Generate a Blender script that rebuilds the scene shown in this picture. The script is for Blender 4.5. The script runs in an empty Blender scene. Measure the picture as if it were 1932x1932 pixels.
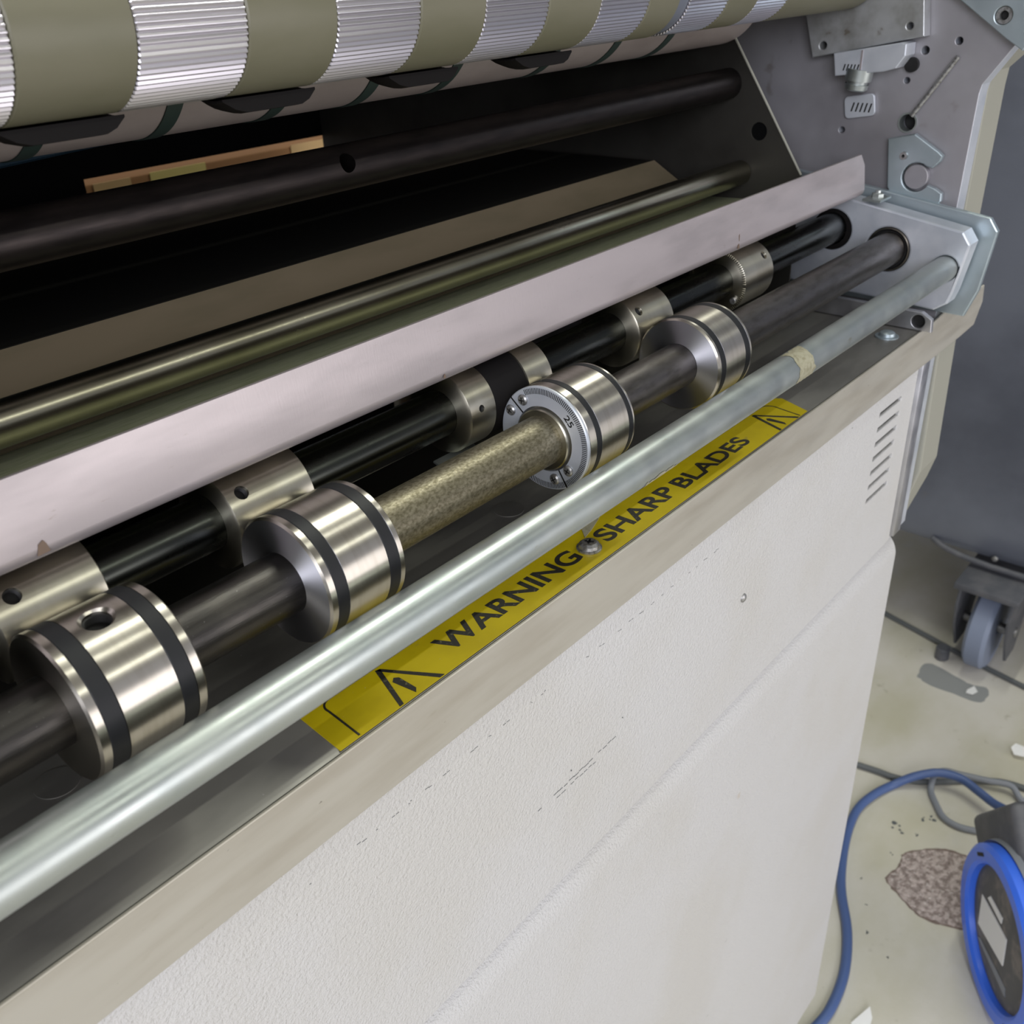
import bpy, bmesh, math, random
from mathutils import Vector, Matrix
random.seed(4)
C = bpy.context.scene.collection
SC = bpy.context.scene
H = 1.48            # camera height above the floor; heights below are written relative to it (floor = -1.48)

# ------------------------------------------------------------------ camera, world, light, exposure
cam = bpy.data.cameras.new('camera'); cam.sensor_width = 36; cam.lens = 36*1900/1932
cam.clip_start = 0.01; cam.clip_end = 60
co = bpy.data.objects.new('camera', cam); C.objects.link(co)
rt = Vector((0.63954559, -0.76818719, -0.02949363)); up = Vector((0.38986476, 0.29103388, 0.87367314)); bk = Vector((-0.66256087, -0.57025233, 0.48561855))
M = Matrix((rt, up, bk)).transposed().to_4x4(); M.translation = Vector((0, 0, H)); co.matrix_world = M
cam.dof.use_dof = True; cam.dof.focus_distance = 0.58; cam.dof.aperture_fstop = 18
SC.camera = co
SC.view_settings.view_transform = 'Standard'; SC.view_settings.look = 'None'
SC.view_settings.gamma = 1; SC.view_settings.exposure = -0.12
SC.view_settings.use_curve_mapping = False

world = bpy.data.worlds.new('world'); SC.world = world; world.use_nodes = True
bg = world.node_tree.nodes['Background']; bg.inputs[0].default_value = (0.93, 0.94, 1.0, 1); bg.inputs[1].default_value = 0.42

def area(name, loc, target, sx, sy, power, col):
    l = bpy.data.lights.new(name, 'AREA'); l.shape = 'RECTANGLE'; l.size = sx; l.size_y = sy; l.energy = power; l.color = col
    o = bpy.data.objects.new(name, l); C.objects.link(o); o.location = loc
    d = Vector(target)-Vector(loc); o.rotation_euler = d.to_track_quat('-Z', 'Y').to_euler(); return o
# workshop ceiling tubes (rows run along the machine) and a tall window on the operator's side; last tube added to brighten floor and cabinet
for (x, y, pw) in [(0.8, -0.35, 7), (1.5, -2.05, 19), (-1.8, -0.9, 6), (2.2, 0.55, 44)]:
    area('ceiling_tube_light', (x, y, H+1.75), (x, y, 0), 2.4, 0.05, pw, (0.98, 1.0, 0.88))
area('window_light', (-2.3, -1.7, H+0.9), (0.75, 0.35, H-0.25), 2.0, 1.4, 86, (0.91, 0.92, 1.0))
area('front_window_light', (1.3, -3.0, H-0.45), (0.7, 0.3, H-0.6), 2.6, 1.5, 42, (1.0, 0.96, 0.96))

# ------------------------------------------------------------------ materials
def lin(c):
    r = []
    for v in c:
        v = v/255.0; r.append(v/12.92 if v <= 0.04045 else ((v+0.055)/1.055)**2.4)
    return (r[0], r[1], r[2], 1)
def mat(name, col, metal=0.0, rough=0.5, col2=None, nscale=(8, 8, 8), nlo=0.4, nhi=0.7, detail=4, rvar=0.0,
        bump=0.0, bscale=(400, 400, 400), aniso=0.0, spots=None, spec=0.5, bdist=0.001, coat=0, emit=None, alpha=1):
    m = bpy.data.materials.new(name); m.use_nodes = True; nt = m.node_tree; N = nt.nodes; L = nt.links
    p = N['Principled BSDF']; p.inputs['Metallic'].default_value = metal; p.inputs['Roughness'].default_value = rough
    p.inputs['Base Color'].default_value = lin(col); p.inputs['Specular IOR Level'].default_value = spec
    p.inputs['Coat Weight'].default_value = coat
    geo = N.new('ShaderNodeNewGeometry')
    def noise(sc, det, rgh=0.55):
        mp = N.new('ShaderNodeMapping'); mp.inputs['Scale'].default_value = sc; L.new(geo.outputs['Position'], mp.inputs['Vector'])
        n = N.new('ShaderNodeTexNoise'); n.inputs['Scale'].default_value = 1; n.inputs['Detail'].default_value = det; n.inputs['Roughness'].default_value = rgh
        L.new(mp.outputs[0], n.inputs['Vector']); return n
    def ramp(src, lo, hi):
        r = N.new('ShaderNodeMapRange'); r.inputs['From Min'].default_value = lo; r.inputs['From Max'].default_value = hi
        r.interpolation_type = 'SMOOTHSTEP'; L.new(src, r.inputs['Value']); return r
    last = None
    if col2 is not None:
        r = ramp(noise(nscale, detail).outputs[0], nlo, nhi)
        mx = N.new('ShaderNodeMix'); mx.data_type = 'RGBA'; mx.inputs['A'].default_value = lin(col); mx.inputs['B'].default_value = lin(col2)
        L.new(r.outputs[0], mx.inputs['Factor']); last = mx.outputs['Result']
    for (sc, lo, hi, c, f) in (spots or []):
        r = ramp(noise(sc, 3, 0.6).outputs[0], lo, hi)
        mu = N.new('ShaderNodeMath'); mu.operation = 'MULTIPLY'; mu.inputs[1].default_value = f; L.new(r.outputs[0], mu.inputs[0])
        mx = N.new('ShaderNodeMix'); mx.data_type = 'RGBA'; mx.inputs['B'].default_value = lin(c)
        if last: L.new(last, mx.inputs['A'])
        else: mx.inputs['A'].default_value = lin(col)
        L.new(mu.outputs[0], mx.inputs['Factor']); last = mx.outputs['Result']
    if last: L.new(last, p.inputs['Base Color'])
    if rvar:
        n = noise(tuple(s*1.7 for s in nscale), 5); r = N.new('ShaderNodeMapRange'); r.inputs['From Min'].default_value = 0.3; r.inputs['From Max'].default_value = 0.7
        r.inputs['To Min'].default_value = max(0.02, rough-rvar); r.inputs['To Max'].default_value = rough+rvar
        L.new(n.outputs[0], r.inputs['Value']); L.new(r.outputs[0], p.inputs['Roughness'])
    if bump:
        n = noise(bscale, 3); b = N.new('ShaderNodeBump'); b.inputs['Strength'].default_value = bump; b.inputs['Distance'].default_value = bdist
        L.new(n.outputs[0], b.inputs['Height']); L.new(b.outputs[0], p.inputs['Normal'])
    if aniso:
        t = N.new('ShaderNodeTangent'); t.direction_type = 'RADIAL'; t.axis = 'X'
        p.inputs['Anisotropic'].default_value = aniso; p.inputs['Anisotropic Rotation'].default_value = 0.25; L.new(t.outputs[0], p.inputs['Tangent'])
    if emit:
        p.inputs['Emission Color'].default_value = lin(emit[0]); p.inputs['Emission Strength'].default_value = emit[1]
    return m
MT = {}
MT['hub'] = mat('turned_steel', (188, 183, 174), 1, 0.30, aniso=0.8, col2=(180, 174, 164), nscale=(300, 30, 30), bump=0.05, bscale=(1800, 60, 60), bdist=0.0004)
MT['sleeve'] = mat('turned_steel_sleeve', (188, 184, 170), 1, 0.34, aniso=0.7, col2=(176, 171, 156), nscale=(60, 20, 20))
MT['band'] = mat('black_rubber', (30, 31, 34), 0, 0.5, spec=0.3)
MT['shaft_dark'] = mat('blackened_steel', (66, 64, 63), 1, 0.36, col2=(80, 77, 74), nscale=(30, 60, 60), rvar=0.05, bump=0.1, bscale=(150, 1500, 1500), spots=[((900, 900, 900), 0.71, 0.75, (150, 148, 150), 0.7)])
MT['shaft_mid'] = mat('lighter_shaft_steel', (112, 108, 106), 1, 0.36, col2=(96, 92, 88), nscale=(60, 200, 200), rvar=0.05, bump=0.1, bscale=(1500, 150, 150))
MT['shaft_s2'] = mat('black_oxide_steel', (58, 60, 58), 1, 0.26, col2=(66, 68, 64), nscale=(20, 60, 60), rvar=0.04)
MT['alu'] = mat('brushed_aluminium', (186, 177, 179), 0.55, 0.42, col2=(168, 160, 162), nscale=(9, 12, 40), rvar=0.03, bump=0.12, bscale=(1200, 1200, 60), spots=[((90, 500, 500), 0.68, 0.74, (150, 140, 132), 0.4)], bdist=0.0003)
MT['block_alu'] = mat('bright_milled_block', (208, 212, 220), 0.45, 0.4, col2=(190, 196, 206), nscale=(25, 25, 25), rvar=0.06)
MT['alu_plain'] = mat('milled_aluminium', (200, 200, 204), 1, 0.42, col2=(186, 186, 190), nscale=(30, 30, 30), rvar=0.08)
MT['zinc'] = mat('zinc_plated_steel', (178, 184, 182), 0.85, 0.38, col2=(166, 174, 174), nscale=(25, 25, 25), rvar=0.08, bump=0.06, bscale=(500, 500, 500), spots=[((60, 160, 160), 0.66, 0.78, (150, 146, 128), 0.6)], bdist=0.0004)
MT['zinc_blue'] = mat('blue_zinc_plate', (182, 194, 200), 0.8, 0.4, col2=(172, 186, 192), nscale=(20, 20, 20), rvar=0.08)
MT['deck'] = mat('dull_steel_sheet', (134, 132, 127), 0.6, 0.46, col2=(118, 116, 112), nscale=(12, 30, 30), rvar=0.08, spots=[((420, 420, 420), 0.72, 0.76, (190, 190, 192), 0.5)])
MT['flange'] = mat('worn_steel_lip', (186, 182, 172), 0.45, 0.5, col2=(172, 166, 154), nscale=(9, 30, 60), nlo=0.35, nhi=0.75, rvar=0.06, spots=[((14, 14, 45), 0.66, 0.74, (150, 140, 118), 0.55), ((160, 160, 300), 0.74, 0.78, (96, 88, 78), 0.6)])
MT['paint'] = mat('textured_grey_paint', (204, 203, 203), 0, 0.5, col2=(200, 198, 195), nscale=(6, 6, 6), bump=1.0, bscale=(520, 520, 520), bdist=0.0012, spec=0.35,
                  spots=[((30, 30, 30), 0.72, 0.8, (188, 172, 150), 0.4), ((70, 160, 160), 0.77, 0.79, (96, 92, 88), 0.7)])
MT['beige'] = mat('beige_paint', (156, 155, 144), 0, 0.5, spec=0.3)
MT['frame'] = mat('machined_frame_plate', (172, 170, 175), 0.6, 0.5, col2=(154, 151, 156), nscale=(9, 9, 9), nlo=0.35, nhi=0.7, rvar=0.1, spots=[((28, 28, 28), 0.62, 0.72, (120, 112, 100), 0.5)])
MT['bracket'] = mat('machined_block', (186, 188, 190), 0.6, 0.4, col2=(150, 150, 146), nscale=(30, 30, 30), rvar=0.08, spots=[((60, 60, 60), 0.64, 0.72, (112, 98, 80), 0.6)])
MT['black'] = mat('black_plastic', (22, 20, 20), 0, 0.6, spec=0.12)
MT['ceiling'] = mat('dull_ceiling', (150, 148, 142), 0, 0.8)
MT['hole'] = mat('dark_bore', (20, 19, 20), 0.2, 0.6)
MT['olive'] = mat('olive_polyurethane', (110, 107, 89), 0, 0.42, col2=(102, 100, 80), nscale=(9, 30, 30), spec=0.5)
MT['knurl'] = mat('grooved_aluminium', (200, 197, 204), 1, 0.33)
MT['pink'] = mat('worn_grey_roller', (150, 140, 136), 0.15, 0.45, col2=(138, 128, 124), nscale=(14, 30, 30))
MT['belt'] = mat('dark_green_belt', (36, 50, 46), 0, 0.55)
MT['bar'] = mat('dark_bar_steel', (50, 45, 44), 0.9, 0.4, col2=(42, 38, 38), nscale=(40, 200, 200), rvar=0.05)
MT['rod2'] = mat('polished_rod', (160, 156, 140), 1, 0.26, col2=(144, 140, 122), nscale=(12, 30, 30), rvar=0.02)
MT['sheet'] = mat('brown_sheet', (132, 119, 98), 0.15, 0.5, col2=(122, 111, 90), nscale=(10, 30, 30), rvar=0.05)
MT['ledge'] = mat('green_grey_ledge', (176, 180, 150), 0.3, 0.45, col2=(160, 166, 132), nscale=(60, 500, 500), rvar=0.08)
MT['inner'] = mat('dark_inner_plate', (66, 64, 60), 0.5, 0.5, col2=(54, 52, 48), nscale=(12, 12, 12))
MT['tray'] = mat('tray_in_shadow', (30, 29, 26), 0.0, 0.6, spec=0.2)  # roller shadow on the sheet, put into the colour
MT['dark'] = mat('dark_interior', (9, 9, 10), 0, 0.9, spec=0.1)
MT['yellow'] = mat('yellow_label', (190, 170, 12), 0, 0.4, col2=(178, 158, 10), nscale=(30, 30, 30), spots=[((70, 200, 200), 0.66, 0.74, (150, 136, 60), 0.6), ((900, 900, 900), 0.74, 0.76, (220, 220, 215), 0.5)])
MT['ink'] = mat('label_ink', (38, 36, 30), 0, 0.5, spots=[((500, 500, 500), 0.6, 0.7, (130, 124, 90), 0.5)])
MT['label_clear'] = mat('torn_film', (176, 172, 148), 0.2, 0.4, col2=(152, 146, 120), nscale=(300, 300, 300))
MT['screw'] = mat('screw_steel', (172, 172, 172), 0.8, 0.4, col2=(120, 118, 114), nscale=(400, 400, 400))
MT['floor'] = mat('worn_concrete', (214, 210, 202), 0, 0.6, col2=(192, 188, 166), nscale=(2.3, 3.4, 3), nlo=0.35, nhi=0.68, detail=7, bump=0.25, bscale=(60, 60, 60), bdist=0.002,
                  spots=[((16, 16, 16), 0.64, 0.74, (148, 142, 120), 0.5), ((55, 55, 55), 0.74, 0.78, (104, 104, 104), 0.6), ((6, 6, 6), 0.6, 0.72, (196, 196, 190), 0.5)])
MT['aggregate'] = mat('exposed_aggregate', (190, 176, 170), 0, 0.8, col2=(138, 124, 118), nscale=(90, 90, 90), nlo=0.4, nhi=0.62, bump=1, bscale=(110, 110, 110), bdist=0.006, spots=[((150, 150, 150), 0.6, 0.68, (224, 218, 212), 0.7)])
MT['cabinet'] = mat('blue_grey_cabinet', (122, 127, 140), 0.4, 0.42, col2=(92, 96, 108), nscale=(2.5, 2.0, 2.5), nlo=0.35, nhi=0.7, detail=6, rvar=0.1, spots=[((9, 9, 9), 0.7, 0.8, (124, 118, 118), 0.4), ((60, 60, 60), 0.76, 0.79, (176, 168, 168), 0.5)])
MT['blue'] = mat('blue_plastic', (62, 116, 244), 0, 0.35, coat=0.2)
MT['hose'] = mat('blue_hose', (78, 100, 150), 0, 0.4)
MT['cable'] = mat('dark_cable', (92, 96, 98), 0, 0.5)
MT['cable2'] = mat('grey_cable', (136, 140, 148), 0, 0.5)
MT['paper'] = mat('white_paper', (246, 246, 246), 0, 0.6)
MT['dusty'] = mat('dusty_black_plastic', (92, 92, 94), 0, 0.6, col2=(128, 122, 118), nscale=(30, 30, 30), nlo=0.45, nhi=0.7)
MT['casting'] = mat('grey_paint_black', (82, 84, 90), 0, 0.55, col2=(100, 100, 104), nscale=(20, 20, 20))
MT['wheel'] = mat('blue_grey_wheel', (128, 138, 160), 0, 0.5)
MT['hose_dark'] = mat('dark_blue_hose', (44, 66, 82), 0, 0.4)
MT['cardboard_dark'] = mat('brown_cardboard', (150, 106, 66), 0, 0.7)
MT['paper_yellow'] = mat('pale_yellow_paper', (226, 206, 130), 0, 0.7)
MT['cardboard'] = mat('tan_cardboard', (214, 178, 128), 0, 0.7)

# ------------------------------------------------------------------ object helpers
ORG = {}
def tag(o, label=None, cat=None, group=None, kind=None):
    if label: o['label'] = label
    if cat: o['category'] = cat
    if group: o['group'] = group
    if kind: o['kind'] = kind
    return o
def thing(name, label, cat, loc, group=None):
    o = bpy.data.objects.new(name, None); C.objects.link(o); o.location = (loc[0], loc[1], loc[2]+H); o.empty_display_size = 0.01
    ORG[o.name] = Vector(o.location); return tag(o, label, cat, group)
def mk(name, vs, fs, m, parent=None, sharp=35, label=None, cat=None, group=None, kind=None):
    me = bpy.data.meshes.new(name); me.from_pydata([(v[0], v[1], v[2]+H) for v in vs], [], fs)
    return mesh_obj(name, me, m, parent, sharp, label, cat, group, kind)
def mesh_obj(name, me, m, parent=None, sharp=35, label=None, cat=None, group=None, kind=None):
    bm = bmesh.new(); bm.from_mesh(me); bmesh.ops.remove_doubles(bm, verts=bm.verts, dist=1e-7); bmesh.ops.recalc_face_normals(bm, faces=bm.faces); bm.to_mesh(me); bm.free()
    xs = [v.co for v in me.vertices]
    lo = Vector([min(c[i] for c in xs) for i in range(3)]); hi = Vector([max(c[i] for c in xs) for i in range(3)])
    o0 = Vector(((lo.x+hi.x)/2, (lo.y+hi.y)/2, lo.z))
    me.transform(Matrix.Translation(-o0))
    for p in me.polygons: p.use_smooth = True
    me.set_sharp_from_angle(angle=math.radians(sharp))
    me.materials.clear(); me.materials.append(MT[m])
    o = bpy.data.objects.new(name, me); C.objects.link(o)
    ORG[o.name] = o0
    if parent is not None: o.parent = parent; o.location = o0-ORG[parent.name]
    else: o.location = o0
    return tag(o, label, cat, group, kind)
class MB:
    def __init__(s): s.v = []; s.f = []
    def add(s, vs, fs):
        b = len(s.v); s.v += [tuple(v) for v in vs]; s.f += [tuple(i+b for i in f) for f in fs]; return s
def box(x0, x1, y0, y1, z0, z1):
    v = [(x, y, z) for x in (x0, x1) for y in (y0, y1) for z in (z0, z1)]
    return v, [(0, 1, 3, 2), (4, 6, 7, 5), (0, 4, 5, 1), (2, 3, 7, 6), (0, 2, 6, 4), (1, 5, 7, 3)]
def bbox(name, a, m, parent=None, bev=0.0, **k):
    vs, fs = box(*a); bm = bmesh.new(); V = [bm.verts.new((v[0], v[1], v[2]+H)) for v in vs]
    for f in fs: bm.faces.new([V[i] for i in f])
    if bev: bmesh.ops.bevel(bm, geom=list(bm.edges), offset=bev, segments=2, profile=0.5, affect='EDGES')
    me = bpy.data.meshes.new(name); bm.to_mesh(me); bm.free(); return mesh_obj(name, me, m, parent, **k)
def lathe(prof, y, z, seg=96, closed=True):
    """revolve (x, r) points round the line parallel to X through (y, z)"""
    vs = []; fs = []; n = len(prof)
    for (x, r) in prof:
        for k in range(seg):
            a = 2*math.pi*k/seg; vs.append((x, y+r*math.cos(a), z+r*math.sin(a)))
    for i in range(n if closed else n-1):
        j = (i+1) % n
        for k in range(seg):
            l = (k+1) % seg; fs.append((i*seg+k, i*seg+l, j*seg+l, j*seg+k))
    return vs, fs
def rod(x0, x1, y, z, r, ch=0.0008, seg=72):
    vs, fs = lathe([(x0, r-ch), (x0+ch, r), (x1-ch, r), (x1, r-ch)], y, z, seg, False)
    fs += [tuple(range(seg))[::-1], tuple(range(3*seg, 4*seg))]; return vs, fs
def axis_rot(vs, origin, direction):
    """map a shape built along +X from the origin onto another axis"""
    q = Vector((1, 0, 0)).rotation_difference(Vector(direction).normalized()); o = Vector(origin)
    return [tuple(q @ Vector(v)+o) for v in vs]
def tube(pts, r, seg=12):
    vs = []; fs = []; P = [Vector(p) for p in pts]; n = len(P); up0 = Vector((0, 0, 1))
    for i, p in enumerate(P):
        t = (P[min(i+1, n-1)]-P[max(i-1, 0)]).normalized(); a = t.cross(up0)
        if a.length < 1e-4: a = t.cross(Vector((1, 0, 0)))
        a.normalize(); b = a.cross(t)
        for k in range(seg):
            w = 2*math.pi*k/seg; vs.append(tuple(p+a*math.cos(w)*r+b*math.sin(w)*r))
    for i in range(n-1):
        for k in range(seg):
            l = (k+1) % seg; fs.append((i*seg+k, i*seg+l, (i+1)*seg+l, (i+1)*seg+k))
    fs += [tuple(range(seg)), tuple(range((n-1)*seg, n*seg))]
    return vs, fs
def spline(pts, n=8):
    P = [Vector(p) for p in pts]; P = [2*P[0]-P[1]]+P+[2*P[-1]-P[-2]]; out = []
    for i in range(1, len(P)-2):
        for k in range(n):
            t = k/n; a, b, c, d = P[i-1:i+3]
            out.append(0.5*((2*b)+(c-a)*t+(2*a-5*b+4*c-d)*t*t+(3*b-a-3*c+d)*t**3))
    out.append(P[-2]); return out
def circ(cx, cy, r, n=28, a0=0): return [(cx+r*math.cos(a0+2*math.pi*k/n), cy+r*math.sin(a0+2*math.pi*k/n)) for k in range(n)]
def cut_plate(name, plane, loops, d0, d1, m, parent=None, bev=0.0006, **k):
    k.setdefault('sharp', 12)
    """plate with real holes: outer loop first. plane 'YZ' (thickness d0..d1 in X), 'XZ' (in Y) or 'XY' (in Z)"""
    cu = bpy.data.curves.new(name, 'CURVE'); cu.dimensions = '2D'; cu.fill_mode = 'BOTH'
    t = (d1-d0)/2; cu.extrude = t-bev; cu.bevel_depth = bev; cu.bevel_resolution = 1; cu.offset = -bev
    for lp in loops:
        s = cu.splines.new('POLY'); s.points.add(len(lp)-1); s.use_cyclic_u = True
        for i, (a, b) in enumerate(lp): s.points[i].co = (a, b, 0, 1)
    o = bpy.data.objects.new('tmp', cu); C.objects.link(o)
    me = bpy.data.meshes.new_from_object(o.evaluated_get(bpy.context.evaluated_depsgraph_get()))
    bpy.data.objects.remove(o); bpy.data.curves.remove(cu)
    c = (d0+d1)/2
    R = {'YZ': Matrix(((0, 0, 1, c), (1, 0, 0, 0), (0, 1, 0, H), (0, 0, 0, 1))),
         'XZ': Matrix(((1, 0, 0, 0), (0, 0, -1, c), (0, 1, 0, H), (0, 0, 0, 1))),
         'XY': Matrix(((1, 0, 0, 0), (0, 1, 0, 0), (0, 0, 1, c+H), (0, 0, 0, 1)))}[plane]
    me.transform(R); me.name = name
    return mesh_obj(name, me, m, parent, **k)
def extrude_x(name, poly, x0, x1, m, parent=None, sharp=35, cap=True, **k):
    n = len(poly); vs = [(x0, a, b) for a, b in poly]+[(x1, a, b) for a, b in poly]
    fs = [(i, (i+1) % n, (i+1) % n+n, i+n) for i in range(n)]
    if cap: fs += [tuple(range(n))[::-1], tuple(range(n, 2*n))]
    return mk(name, vs, fs, m, parent, sharp, **k)
def text_mesh(s, name, x0, x1, y0, y1, z, th, m, parent, bold=0.0, M3=None):
    cu = bpy.data.curves.new(name, 'FONT'); cu.body = s; cu.extrude = th/2; cu.offset = bold
    o = bpy.data.objects.new('tmp', cu); C.objects.link(o)
    me = bpy.data.meshes.new_from_object(o.evaluated_get(bpy.context.evaluated_depsgraph_get())); bpy.data.objects.remove(o)
    X = [v.co.x for v in me.vertices]; Y = [v.co.y for v in me.vertices]; a, b, c, d = min(X), max(X), min(Y), max(Y)
    for v in me.vertices:
        zz = (th/2 if v.co.z > 0 else -th/2)
        p = Vector((x0+(v.co.x-a)/(b-a)*(x1-x0), y0+(v.co.y-c)/(d-c)*(y1-y0), zz))
        if M3 is None: p = Vector((p.x, p.y, z+zz))
        else: p = M3 @ p
        v.co = (p.x, p.y, p.z+H)
    return mesh_obj(name, me, m, parent)
def boolean_cut(o, vs, fs):
    """drill: subtract a closed solid from object o"""
    me = bpy.data.meshes.new('cutter'); me.from_pydata([(v[0], v[1], v[2]+H) for v in vs], [], fs)
    bm = bmesh.new(); bm.from_mesh(me); bmesh.ops.recalc_face_normals(bm, faces=bm.faces); bm.to_mesh(me); bm.free()
    c = bpy.data.objects.new('cutter', me); C.objects.link(c)
    md = o.modifiers.new('b', 'BOOLEAN'); md.object = c; md.operation = 'DIFFERENCE'; md.solver = 'EXACT'
    bpy.context.view_layer.update()
    nm = bpy.data.meshes.new_from_object(o.evaluated_get(bpy.context.evaluated_depsgraph_get()))
    o.modifiers.clear(); old = o.data; nm.name = old.name; o.data = nm; bpy.data.objects.remove(c); bpy.data.meshes.remove(me)
    nm.materials.clear()
    for q in old.materials: nm.materials.append(q)
    for p in nm.polygons: p.use_smooth = True
    nm.set_sharp_from_angle(angle=math.radians(35))
def radial_hole(hub, parent, x, y, z, R, ang, r, depth, mouth=0.0):
    a = math.radians(ang); d = Vector((0, math.cos(a), math.sin(a))); o = Vector((x, y, z))+d*(R-depth)
    pr = [(0, r), (depth-mouth*1.0-0.0, r), (depth+0.0001, r+mouth), (depth+0.004, r+mouth)]
    vs, fs = lathe(pr, 0, 0, 32, False); fs += [tuple(range(32))[::-1], tuple(range(96, 128))]
    boolean_cut(hub, axis_rot(vs, o, d), fs)
    # threaded bore lining with a set screw at the bottom
    b = MB(); pts = []
    n = 5
    for i in range(n):
        x0 = depth*0.35+depth*0.4*i/n; pts += [(x0, r*0.98), (x0+depth*0.2/n, r*0.88)]
    vs, fs = lathe(pts+[(depth*0.75, r*1.01), (depth*0.34, r*1.01)], 0, 0, 24); b.add(axis_rot(vs, o, d), fs)
    vs, fs = rod(0.0, depth*0.4, 0, 0, r*0.97, 0.0003, 24); b.add(axis_rot(vs, o, d), fs)
    mk('set_screw', b.v, b.f, 'hole', parent)

def front_edge(o, m):
    o.data.materials.append(MT[m])
    for p in o.data.polygons:
        if p.normal.y < -0.6: p.material_index = 1
# ================================================================== setting
bbox('floor', (-3, 5, -3, 3, -1.50, -1.48), 'floor', kind='structure')
bbox('ceiling', (-3, 5, -3.6, 3, 1.80, 1.85), 'ceiling', kind='structure')

# ================================================================== big sheet-metal bodies
XL = -0.12                        # left end of the machine body
PY = 0.297                        # front plane of the covers
# machine side frame (right)
fp = thing('machine_side_plate', 'machined grey side plate of the machine behind the hook plate, drilled with small holes', 'machine plate', (0.996, 0.7, -0.62))
outer = [(0.297, -0.559), (0.297, -0.30), (0.2955, -0.2185), (0.2941, -0.120), (0.2928, -0.1125), (0.2755, -0.0861), (0.255, -0.055), (0.24, 0.02), (0.24, 0.32), (1.10, 0.32), (1.10, -0.559)]
holes = [(0.3186, -0.0785, .0032), (0.3465, -0.0868, .0036), (0.4145, -0.1581, .0030), (0.359, -0.112, .0028), (0.3525, -0.1475, .0078), (0.4408, -0.0834, .003), (0.2990+0.02, -0.2065, 0.0024)]
cut_plate('frame_plate', 'YZ', [outer]+[circ(a, b, r) for a, b, r in holes[:6]], 0.985, 1.007, 'frame', fp)
front_edge(bpy.data.objects['frame_plate'], 'block_alu')
for a, b, r in holes[:6]:
    vs, fs = rod(0.998, 1.004, a, b, r*1.02, 0.0002, 20); mk('bore', vs, fs, 'hole', fp)
# copper-coloured bushing in the larger bore
vs, fs = lathe([(0.984, 0.0088), (0.984, 0.0074), (0.996, 0.0074), (0.996, 0.0088)], 0.3525, -0.1475, 40); mk('bushing', vs, fs, 'zinc', fp)
# slender pin leaning on the plate
vs, fs = tube([(0.9805, 0.3156, -0.0905), (0.9790, 0.331, -0.1150), (0.9780, 0.3474, -0.1405)], 0.0022, 14); mk('pin', vs, fs, 'screw', fp, label='slender steel pin lying diagonally on the plate')
# beige outer cover and the bright filler strip beside the front cover
cv = [(0.3158, -0.5859), (0.2973, -0.5252), (0.2911, -0.4985), (0.2947, -0.36), (0.2947, -0.2395), (0.2944, -0.1193), (0.2935, -0.105), (0.27, -0.080), (0.24, 0.02), (0.24, 0.33), (1.12, 0.33), (1.12, -0.66), (0.36, -0.66)]
cut_plate('side_cover', 'YZ', [cv], 1.0085, 1.06, 'beige', None, bev=0.002, label='beige painted side cover along the right edge of the machine, next to the dark cabinet', cat='side cover')
bbox('edge_strip', (0.9645, 0.984, 0.2935, 0.33, -0.559, -0.362), 'alu_plain', None, bev=0.0012, label='bright vertical aluminium strip between the vented front cover and the beige side cover', cat='metal strip')
# left, back and top panels added to keep light out of the interior
bbox('end_light_blocker', (XL-0.02, XL, 0.30, 1.10, -1.40, 0.25), 'inner', None, label='added dark panel keeping light out at the far left of the machine', cat='added panel')
bk_ = cut_plate('back_light_blocker', 'XZ', [[(XL, -1.40), (0.984, -1.40), (0.984, 0.25), (XL, 0.25)], [(0.565, -0.225), (0.925, -0.225), (0.925, -0.201), (0.565, -0.201)]], 1.08, 1.10, 'dark', None, label='added dark back panel with a narrow slot, keeping the machine inside dark', cat='machine cover')
bbox('top_light_blocker', (XL, 0.984, 0.53, 1.08, 0.06, 0.08), 'dark', None, label='added unseen dark panel above the rollers, keeping light out', cat='machine cover')
# upper front cover with vents
up_c = thing('front_cover', 'textured light grey front cover with seven slanted vent slots and one small screw', 'machine cover', (0.42, 0.31, -0.563))
slots = []
for k in range(7):
    z = -0.3865-0.01525*k; slots.append([(0.8740, z-0.0024), (0.9260, z-0.0024), (0.9270, z), (0.9260, z+0.0024), (0.8740, z+0.0024), (0.8730, z)])
cut_plate('cover_panel', 'XZ', [[(XL, -0.563), (0.963, -0.563), (0.963, -0.352), (XL, -0.352)]]+slots, PY, PY+0.004, 'paint', up_c, bev=0.0010)
bbox('bottom_hem', (XL, 0.962, PY+0.002, PY+0.022, -0.5625, -0.5600), 'paint', up_c, bev=0.0006)
bbox('vent_backing', (0.86, 0.94, PY+0.012, PY+0.014, -0.50, -0.37), 'dark', up_c)
b = MB(); vs, fs = lathe([(0, 0.0001), (0, 0.0040), (0.0012, 0.0036), (0.0022, 0.0022), (0.0025, 0.0001)], 0, 0, 28, False); b.add(axis_rot(vs, (0.6244, PY+0.0003, -0.4561), (0, -1, 0)), fs)
mk('screw', b.v, b.f, 'screw', up_c)
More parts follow.
